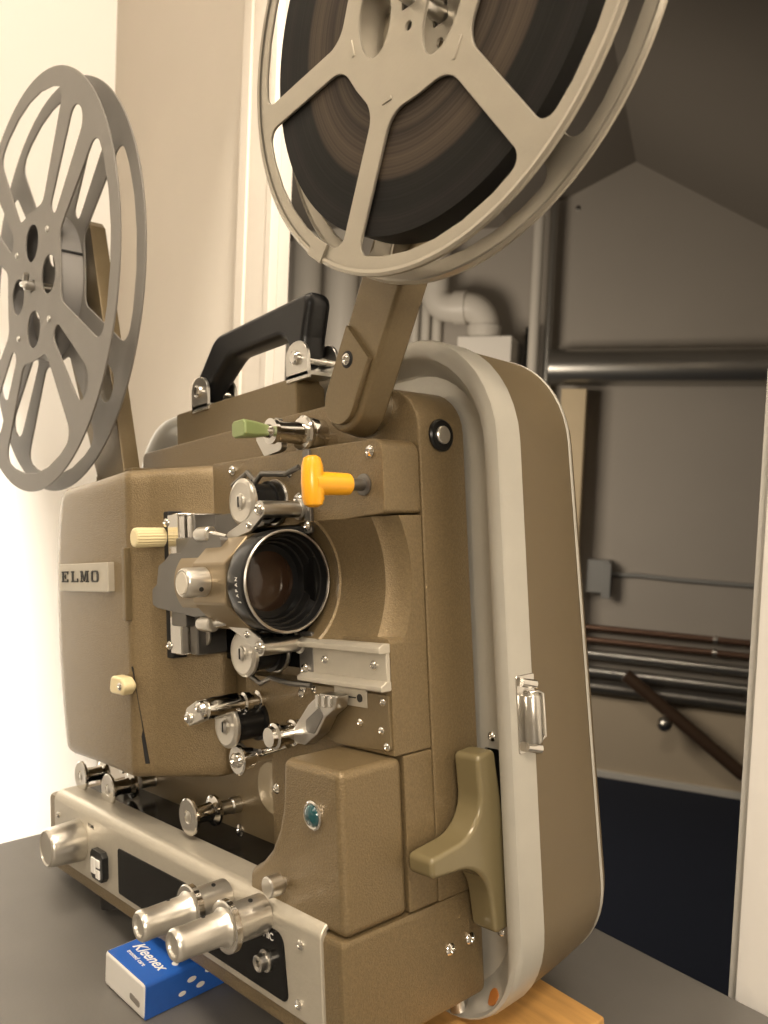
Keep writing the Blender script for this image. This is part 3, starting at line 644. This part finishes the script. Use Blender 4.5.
# take-up reel: four slotted double spokes
TX, TZ = -393.0, 395.0
tk = tag(empty('film_reel', (TX, 17, TZ)), 'large empty grey reel with slotted double spokes, on the left arm', 'film reel')
def tk_holes(rot):
    H = []
    for k in range(4):
        m = 90*k + rot
        o = [pol(TX, TZ, 153, m + a) for a in (29.5, 20, 10, 0, -10, -20, -29.5)]
        i = [pol(TX, TZ, 66, m - 24), pol(TX, TZ, 62, m-8), pol(TX, TZ, 62, m+8), pol(TX, TZ, 66, m + 24)]
        H.append(fillet(o + i, [16, 0, 0, 0, 0, 0, 16, 12, 20, 20, 12], 6))
        s = m + 45
        H.append(fillet([pol(TX, TZ, 66, s-6), pol(TX, TZ, 149, s-5.6), pol(TX, TZ, 149, s+5.6), pol(TX, TZ, 66, s+6)], [6.5, 12, 12, 6.5], 6))
        H.append(circle(*pol(TX, TZ, 35.5, m), 15, 28))
    H.append(rrect(TX-4.4, TX+4.4, TZ-4.4, TZ+4.4, .8, 2))
    return H
mb = MB(); flange(mb, TX, TZ, 167.5, 8, 9.4, tk_holes(0)); tf = finish('front_flange', mb, REELG, tk, .4, 1, bang=50)
mb = MB(); flange(mb, TX, TZ, 166.5, 26.6, 28, tk_holes(0)); finish('back_flange', mb, REELG, tk, .4, 1, bang=50)
mb = MB(); mb.lathe((TX, 9.2, TZ), Y, [(0, 56), (0, 59), (17.6, 59), (17.6, 56), (0, 56)], 72, caps=(False, False)); hub = finish('reel_hub', mb, HUBG, tk, 0, smooth=30)
mb = MB(); mb.box(TX+57, TX+59.4, 9.6, 26.4, TZ+12, TZ+13.2); finish('film_slot', mb, BLACKM, hub)
for a in (45, 135, 225, 315):
    c = pol(TX, TZ, 50.5, a); mb = MB(); mb.lathe((c[0], 8.1, c[1]), NY, [(0, 2.6), (.9, 2.4), (1.5, 1.2), (1.6, .1)], 14); finish('flange_rivet', mb, STEEL, tf)
mb = MB(); mb.tube([(TX-12, 4, TZ+4), (TX-2, 3, TZ+2), (TX+4, 2, TZ+8)], 2.4, 10); finish('reel_lock', mb, STEEL, tk)

# ================================================================== TABLE AND WHAT LIES ON IT (room frame, mm; table top at z = -104)
CUR['rot'] = None
TT = -104
TABLE = mat('grey laminate', (.14, .132, .12), .42, 0, .06, 600, .12, 25)
WOODB = mat('orange varnished wood', (.56, .31, .10), .4, 0, .1, 200, .35, 22, stretch=(1, 9, 9))
TISB = mat('blue printed film', (.025, .12, .50), .25, 0, .5, 110, coat=.3)
TISW = mat('white packet film', (.72, .70, .66), .35, 0, .5, 90)
tb = tag(empty('table', (250, -220, -824)), 'grey laminate table carrying the projector and a tissue packet', 'table')
mb = MB(); mb.box(-412, 900, -700, 264, TT-28, TT); finish('table_top', mb, TABLE, tb, 1.5)
for x, y in ((-360, -650), (850, -650), (-360, 215), (850, 215)):
    mb = MB(); mb.box(x-20, x+20, y-20, y+20, -824, TT-28); finish('leg', mb, DSTEEL, tb, 2)
mb = MB(); mb.box(-46, 41, 52, 141, TT, -70.3); wb = finish('wood_block', mb, WOODB, None, 1.5)
tag(wb, 'orange varnished wooden block propping up the projector on the table', 'wood block')
# tissue packet
tis = tag(empty('tissue_packet', (-165, 25, TT)), 'blue and white packet of paper tissues lying under the projector front', 'tissue packet')
Mt = Matrix.Translation(Vector((-143, -22, TT))) @ Matrix.Rotation(radians(4), 4, 'Z')
W, D, H = 45.5, 96, 20.5
def pk(name, mb, m, parent, bevel=0., seg=2):
    mb.xform(Mt); return finish(name, mb, m, parent, bevel, seg)
mb = MB(); mb.box(-W, 0, 0, D, .2, H); bag = pk('packet_body', mb, TISW, tis, 2.2, 3)
mb = MB(); mb.box(-W+1.2, .25, 1.5, D-1, 12, H+.25); 
mb.bm.free()
mb = MB(); mb.prism(fillet([(.35, .4), (.35, H+.3), (-W+2, H+.3), (-W+2, H-.6), (-1.2, H-.6), (-1.2, .4)], [0, 2.6, .3, .3, 1.6, 0], 4), 'xz', .9, D-.5); wrap = pk('printed_wrap', mb, TISB, tis, .15, 1)
mb = MB(); mb.prism(fillet([(-15, 6.5), (-4.5, 5.5), (-4.5, 9), (-15, 10)], 1.2), 'xz', -.35, .3); pk('packet_tear', mb, mat('grey tear slot', (.22, .2, .18), .6), tis)
R4 = Mt.to_3x3()
def ptext(body, size, p, bold=0., shear=0., ang=0):
    o = Mt @ Vector(p)
    r = R4 @ Vector((cos(radians(ang)), sin(radians(ang)), 0)); u = R4 @ Vector((-sin(radians(ang)), cos(radians(ang)), 0))
    return text_mesh('packet_lettering', body, size, wrap, o, r, u, WHITEP, .12, 'LEFT', bold, shear)
ptext('Kleenex', 9.6, (-38.5, 13.5, H+.35), .1, .35, -2)
ptext('trusted care', 4.0, (-36, 8.6, H+.35), 0, .15, -2)
random.seed(3)
for x, y, a, b, t in ((-42, 27, 2.2, 1.1, 10), (-37, 31, 2.6, 1.3, 0), (-40, 37, 2.4, 1.3, 20), (-28, 34, 2.8, 1.6, 10), (-18, 36, 3, 1.7, 0), (-10, 31, 3, 2, 20), (-4, 38, 3.4, 1.6, 30), (-9, 44, 3.4, 1.8, 0), (-20, 46, 3, 1.8, 0), (-5, 52, 3, 1.7, 10), (-30, 45, 2.6, 1.6, 10), (-6.5, 23, 2.2, 1.8, 0)):
    mb = MB(); ta_ = radians(t)
    mb.poly_faces([[(x + a*cos(q)*cos(ta_) - b*sin(q)*sin(ta_), y + a*cos(q)*sin(ta_) + b*sin(q)*cos(ta_), z) for q in [2*pi*i/18 for i in range(18)]] for z in (H+.2, H+.5)]); pk('printed_petal', mb, WHITEP, wrap)
for y, z, a, b in ((30, 12, 3, 1.6), (42, 13.5, 3.2, 1.8), (24, 6, 2.4, 1.4), (36, 6.5, 2.8, 1.6)):
    mb = MB(); mb.poly_faces([[(xx, y + a*cos(q), z + b*sin(q)) for q in [2*pi*i/18 for i in range(18)]] for xx in (.1, .5)]); pk('printed_petal', mb, WHITEP, wrap)

# ================================================================== ROOM (room frame, mm)
WALLW = mat('warm white plaster', (.78, .74, .67), .75, 0, .12, 60, .03, 8)
WALLB = mat('beige painted board', (.44, .39, .325), .6, 0, .08, 120, .05, 10)
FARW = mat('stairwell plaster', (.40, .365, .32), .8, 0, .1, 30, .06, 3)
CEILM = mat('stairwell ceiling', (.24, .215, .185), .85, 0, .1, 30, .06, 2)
DADO = mat('cream dado paint', (.50, .42, .31), .6, 0, .05, 40, .04, 6)
TRIMW = mat('white gloss trim', (.62, .60, .55), .4)
NAVY = mat('navy carpet', (.006, .011, .027), .95, 0, .6, 900, .15, 200)
PVC = mat('white pvc', (.66, .62, .55), .4)
GALV = mat('galvanised steel', (.42, .41, .385), .3, .9, .05, 60)
COPPER = mat('tarnished copper', (.17, .10, .068), .4, .7)
BROWNW = mat('dark brown wood', (.06, .036, .022), .35, 0, .08, 60)
PINE = mat('pale timber', (.62, .50, .32), .6, 0, .1, 60, .1, 12)
GREYP = mat('grey plastic box', (.25, .25, .24), .5)
def S(name, mb, m, bevel=0.): return struct(finish(name, mb, m, None, bevel))
mb = MB(); mb.box(-4200, 2400, -2400, 4200, -860, -824); S('floor', mb, NAVY)
mb = MB(); mb.box(-960, -919, -2400, 289, -824, 1700); S('wall_left', mb, mat('bright white wall paint', (.92, .90, .86), .7, 0, .08, 80))
mb = MB(); mb.box(-919, -485, 275, 289, -824, 1700); S('wall_back', mb, WALLB)
mb = MB(); mb.box(-559, -486, 267, 275.5, -824, 1500); mb.box(-553, -536, 263.5, 268, -824, 1500); mb.box(-497, -486, 265, 268, -824, 1500); S('trim_1', mb, WALLB, 2)
mb = MB(); mb.box(48.5, 2400, 272, 289, -824, 1700); S('wall_right', mb, mat('white painted board', (.88, .85, .80), .6, 0, .08, 80))
mb = MB(); mb.box(41, 49, 277, 288, -824, 1700); S('trim_2', mb, TRIMW, 1.5)
mb = MB(); mb.box(-485, 48.5, 275, 289, 1280, 1700); S('wall_header', mb, WALLW)
mb = MB(); mb.box(2360, 2400, -2400, 275, -824, 1700); S('wall_side', mb, WALLW)
mb = MB(); mb.box(-960, 2400, -2440, -2400, -824, 1700); S('wall_front', mb, WALLW)
mb = MB(); mb.box(-960, 2400, -2440, 298, 1700, 1740); S('ceiling', mb, WALLW)
# far wall of the stairwell, turned 28 degrees
P0 = Vector((-1242, 2368, 0)); DA = radians(28)
Dv = Vector((cos(DA), sin(DA), 0)); Nv = Vector((-sin(DA), cos(DA), 0))
MW = Matrix(((Dv.x, Nv.x, 0, P0.x), (Dv.y, Nv.y, 0, P0.y), (0, 0, 1, 0), (0, 0, 0, 1)))   # local x along wall, y away, z up
def FW(name, mb, m, parent=None, bevel=0., smooth=38):
    if parent is None:
        ob = finish(name, mb, m, None, bevel, smooth=smooth)
        c = ORG[ob.name].copy(); ob.location = w3(MW @ c); ob.rotation_euler = (0, 0, DA); return ob
    return finish(name, mb, m, parent, bevel, smooth=smooth)
ap = (-137*1.03, 1306); sl = .43; sr = .60
gab = [(-2600, -540), (1500, -540), (1500, ap[1]-sr*(1500-ap[0])+0), (ap[0], ap[1]), (-2600, ap[1]-sl*(ap[0]+2600))]
gab[2] = (1500, max(gab[2][1], 300)); gab[4] = (-2600, max(gab[4][1], 300))
gab = [(-2600, -540), (1500, -540), (1500, 330), (ap[0], ap[1]), (-2600, 240)]
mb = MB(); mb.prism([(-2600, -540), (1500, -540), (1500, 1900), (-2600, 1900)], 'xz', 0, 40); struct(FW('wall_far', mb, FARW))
mb = MB(); mb.prism([(-2600, -824), (1500, -824), (1500, -541), (-2600, -541)], 'xz', -12, 38); struct(FW('wall_dado', mb, DADO))
mb = MB(); mb.box(-2600, 1500, -26, -12, -824, -801); struct(FW('baseboard_far', mb, TRIMW, None, 2))
def roof(x1, z1):
    return [(ap[0], ap[1]), (x1, z1), (x1, z1+40), (ap[0], ap[1]+40)]
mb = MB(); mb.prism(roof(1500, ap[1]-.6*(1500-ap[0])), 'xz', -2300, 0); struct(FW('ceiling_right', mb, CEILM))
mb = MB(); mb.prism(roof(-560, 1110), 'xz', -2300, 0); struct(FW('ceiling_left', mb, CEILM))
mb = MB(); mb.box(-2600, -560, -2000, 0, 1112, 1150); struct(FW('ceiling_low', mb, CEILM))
# pipes and duct on the far wall (local mm, y = -distance from wall)
mb = MB(); mb.cyl((-378, -90, 595), (780, -90, 595), 62, 32)
for k in range(9): mb.lathe((-330+125*k, -90, 595), (1, .35, .2), [(-1.5, 62), (0, 64), (1.5, 62)], 32, caps=(False, False))
tag(FW('air_duct', mb, GALV), 'large shiny spiral air duct running along the far stairwell wall', 'air duct')
def pipe(z, r, m, label, name, grp=None, x0=-700, y=-50):
    mb = MB(); mb.cyl((x0, y, z), (1300, y, z), r, 16); return tag(FW(name, mb, m), label, 'pipe', grp)
pipe(-297, 11, COPPER, 'thin copper pipe, uppermost of the pipes low on the far wall', 'copper_pipe')
pipe(-340, 11, COPPER, 'thin copper pipe just below another copper pipe on the far wall', 'copper_pipe')
pipe(-389, 18, GALV, 'steel pipe directly under the two copper pipes', 'steel_pipe')
pipe(-449, 18, GALV, 'middle steel pipe crossing behind the handrail top', 'steel_pipe')
pipe(-503, 22, DSTEEL, 'darkest and lowest steel pipe above the cream dado', 'steel_pipe', y=-46)
for z in (-296, -340):
    mb = MB(); mb.lathe((200, -50, z), X, [(-7, 14.5), (7, 14.5)], 16); mb.box(194, 206, -48, 0, z-5, z+5)
    tag(FW('pipe_clip', mb, STEEL), 'small steel clip on the %s copper pipe' % ('upper' if z > -300 else 'lower'), 'pipe clip')
mb = MB(); mb.tube([(-150, -12, -112), (-60, -12, -108), (100, -12, -112), (290, -12, -112), (600, -12, -116)], 8, 10)
tag(FW('cable', mb, GREYP), 'grey cable running right from the junction box on the far wall', 'cable')
jb = MB(); jb.box(-225, -148, -60, 0, -175, -60); jbo = FW('junction_box', jb, GREYP, None, 4); tag(jbo, 'grey electrical junction box on the far wall beside the case', 'junction box')
mb = MB(); mb.box(-172, -142, -75, -58, -190, -70); c_ = FW('box_cover', mb, GREYP, jbo, 3)
mb = MB(); mb.prism([(-335, -450), (-251, -450), (-251, 520), (-335, 520)], 'xz', -120, -70); tag(FW('timber_post', mb, PINE, None, 3), 'pale timber post standing just behind the projector case', 'post')
mb = MB(); mb.cyl((-440, -110, -824), (-440, -110, 1110), 19, 16); tag(FW('conduit', mb, PVC), 'white vertical conduit, left one of the pair behind the reel', 'conduit')
mb = MB(); mb.cyl((-398, -70, -824), (-398, -70, 1180), 12, 16); tag(FW('conduit', mb, GALV), 'grey steel vertical conduit, right one of the pair behind the reel', 'conduit')
mb = MB(); mb.box(-478, -455, -70, 0, 560, 740); tag(FW('meter_box', mb, BLACK, None, 3), 'small dark box beside the white vertical conduit', 'box')
mb = MB()
def elbow(c, a0, a1, R, r, n=8): return [(c[0]+R*cos(a0+(a1-a0)*k/n), c[1], c[2]+R*sin(a0+(a1-a0)*k/n)) for k in range(n+1)]
path = [(-612, -125, 692), (-612, -125, 735)] + elbow((-680, -125, 735), 0, pi/2, 68, 50) + [(-700, -125, 803), (-735, -125, 803)] + [(-735 + 60*sin(q), -125, 863 - 60*cos(q)) for q in (.5, 1, 1.57)] + [(-795 + 120, -125, 1) ][:0] + []
path = [(-612, -125, 692), (-612, -125, 735)] + elbow((-680, -125, 735), 0, pi/2, 68, 50) + [(-740, -125, 803)] + [(-740 - 62*sin(q), -125, 865 - 62*cos(q)) for q in (.4, .8, 1.2, 1.57)] + [(-802, -125, 1108)]
mb.tube(path, 52, 20); mb.lathe((-700, -125, 803), X, [(-22, 60), (22, 60)], 24); mb.lathe((-612, -125, 714), Z, [(-20, 60), (20, 60)], 24)
tag(FW('drain_pipe', mb, PVC, smooth=50), 'white plastic drain pipe with an elbow above the projector case', 'drain pipe')
mb = MB(); mb.box(-690, -500, -190, -1, 100, 690); tag(FW('boxing', mb, WALLW, None, 3), 'white boxing under the plastic drain elbow', 'boxing')
for s, r, lab in ((-1338, 58, 'wide white vertical pipe next to the beige opening edge'), (-1190, 60, 'wide white vertical pipe just left of the supply arm'), (-862, 17, 'slim grey vertical pipe just right of the supply arm'), (-818, 18, 'slim grey vertical pipe next to the drain elbow'), (-905, 17, 'slim grey vertical pipe half hidden by the supply arm')):
    mb = MB(); mb.cyl((s, -r-8, -824), (s, -r-8, 1110), r, 24); tag(FW('standpipe', mb, PVC), lab, 'pipe')
# handrail
hr = MB(); hr.tube([(-72, -140, -428), (300, -140, -700), (620, -140, -935+110)], 22, 14)
hro = FW('handrail', hr, BROWNW); tag(hro, 'dark brown wooden handrail sloping down the stairwell wall', 'handrail')
mb = MB(); mb.lathe((60, -150, -572), (0, -1, 0), [(-130, 8), (-20, 8), (-8, 18), (0, 24), (10, 24), (20, 17), (25, 6)], 20); FW('rail_bracket', mb, STEEL, hro)
mb = MB(); mb.lathe((-328, 0, 1162), (0, -1, 0), [(-1, 9), (2, 9), (4, 6)], 14); tag(FW('wall_hook', mb, DSTEEL), 'tiny dark screw high on the far wall', 'screw')

# ================================================================== LIGHT
def area(name, loc, target, size, power, col):
    l = bpy.data.lights.new(name, 'AREA'); l.energy = power; l.size = size; l.color = col
    o = bpy.data.objects.new(name, l); COL.objects.link(o); o.location = Vector((loc[0], loc[1], loc[2]+ZOFF))*.001
    d = (Vector(target)-Vector(loc)); o.rotation_euler = d.to_track_quat('-Z', 'Y').to_euler(); return o
def spot(name, loc, target, ang, power, col, rad=.05, blend=.5):
    l = bpy.data.lights.new(name, 'SPOT'); l.energy = power; l.spot_size = radians(ang); l.spot_blend = blend; l.color = col; l.shadow_soft_size = rad
    o = bpy.data.objects.new(name, l); COL.objects.link(o); o.location = Vector((loc[0], loc[1], loc[2]+ZOFF))*.001
    d = (Vector(target)-Vector(loc)); o.rotation_euler = d.to_track_quat('-Z', 'Y').to_euler(); return o
WARM = (1., .86, .69)
area('ceiling_lamp', (60, -380, 1650), (-60, 20, 100), .5, 15, WARM)
area('ceiling_lamp_front', (-100, -1500, 1650), (-50, 0, 0), .6, 12, WARM)
area('ceiling_lamp_right', (850, -420, 1500), (100, 200, -50), .4, 14, WARM)
area('edge_fill_light', (1050, -820, 560), (0, 0, 120), .3, 9, WARM)  # added area light behind the camera, brings out highlights on vertical edges
spot('left_wall_fill_spot', (-300, 190, 1640), (-930, 400, 90), 37, 900, (1, .92, .80), .03, .25)  # added unseen spot without a fixture, washes the left wall out to white
area('stair_fill_light', (-1350, 750, 250), (-1700, 2250, -50), .5, 12, WARM)  # added light without a fixture, brightens the far stairwell wall and pipes
w = bpy.data.worlds.new('world'); SC.world = w; w.use_nodes = True
w.node_tree.nodes['Background'].inputs[0].default_value = (1, .85, .68, 1); w.node_tree.nodes['Background'].inputs[1].default_value = .02

# ================================================================== CAMERA
Rm = ((0.6607001631695714, 0.7494202594649634, 0.042948446900541754), (0.06202791641872865, 0.0025136170852859165, -0.9980712496179318), (-0.7480827708031064, 0.6620898401520866, -0.04482422999820046))
cam = bpy.data.cameras.new('camera'); co_ = bpy.data.objects.new('camera', cam); COL.objects.link(co_)
r_, d_, f_ = (Vector(a) for a in Rm)
M = Matrix((r_, -d_, -f_)).transposed().to_4x4(); M.translation = Vector((.2688, -.2264, .2014 + ZOFF*.001)); co_.matrix_world = M
cam.sensor_fit = 'VERTICAL'; cam.sensor_height = 24; cam.lens = 24*833.29/1024; cam.clip_start = .02; cam.clip_end = 50
cam.dof.use_dof = True; cam.dof.focus_distance = .44; cam.dof.aperture_fstop = 9.5
SC.camera = co_
SC.view_settings.view_transform = 'Standard'; SC.view_settings.look = 'None'; SC.view_settings.gamma = 1; SC.view_settings.exposure = 0
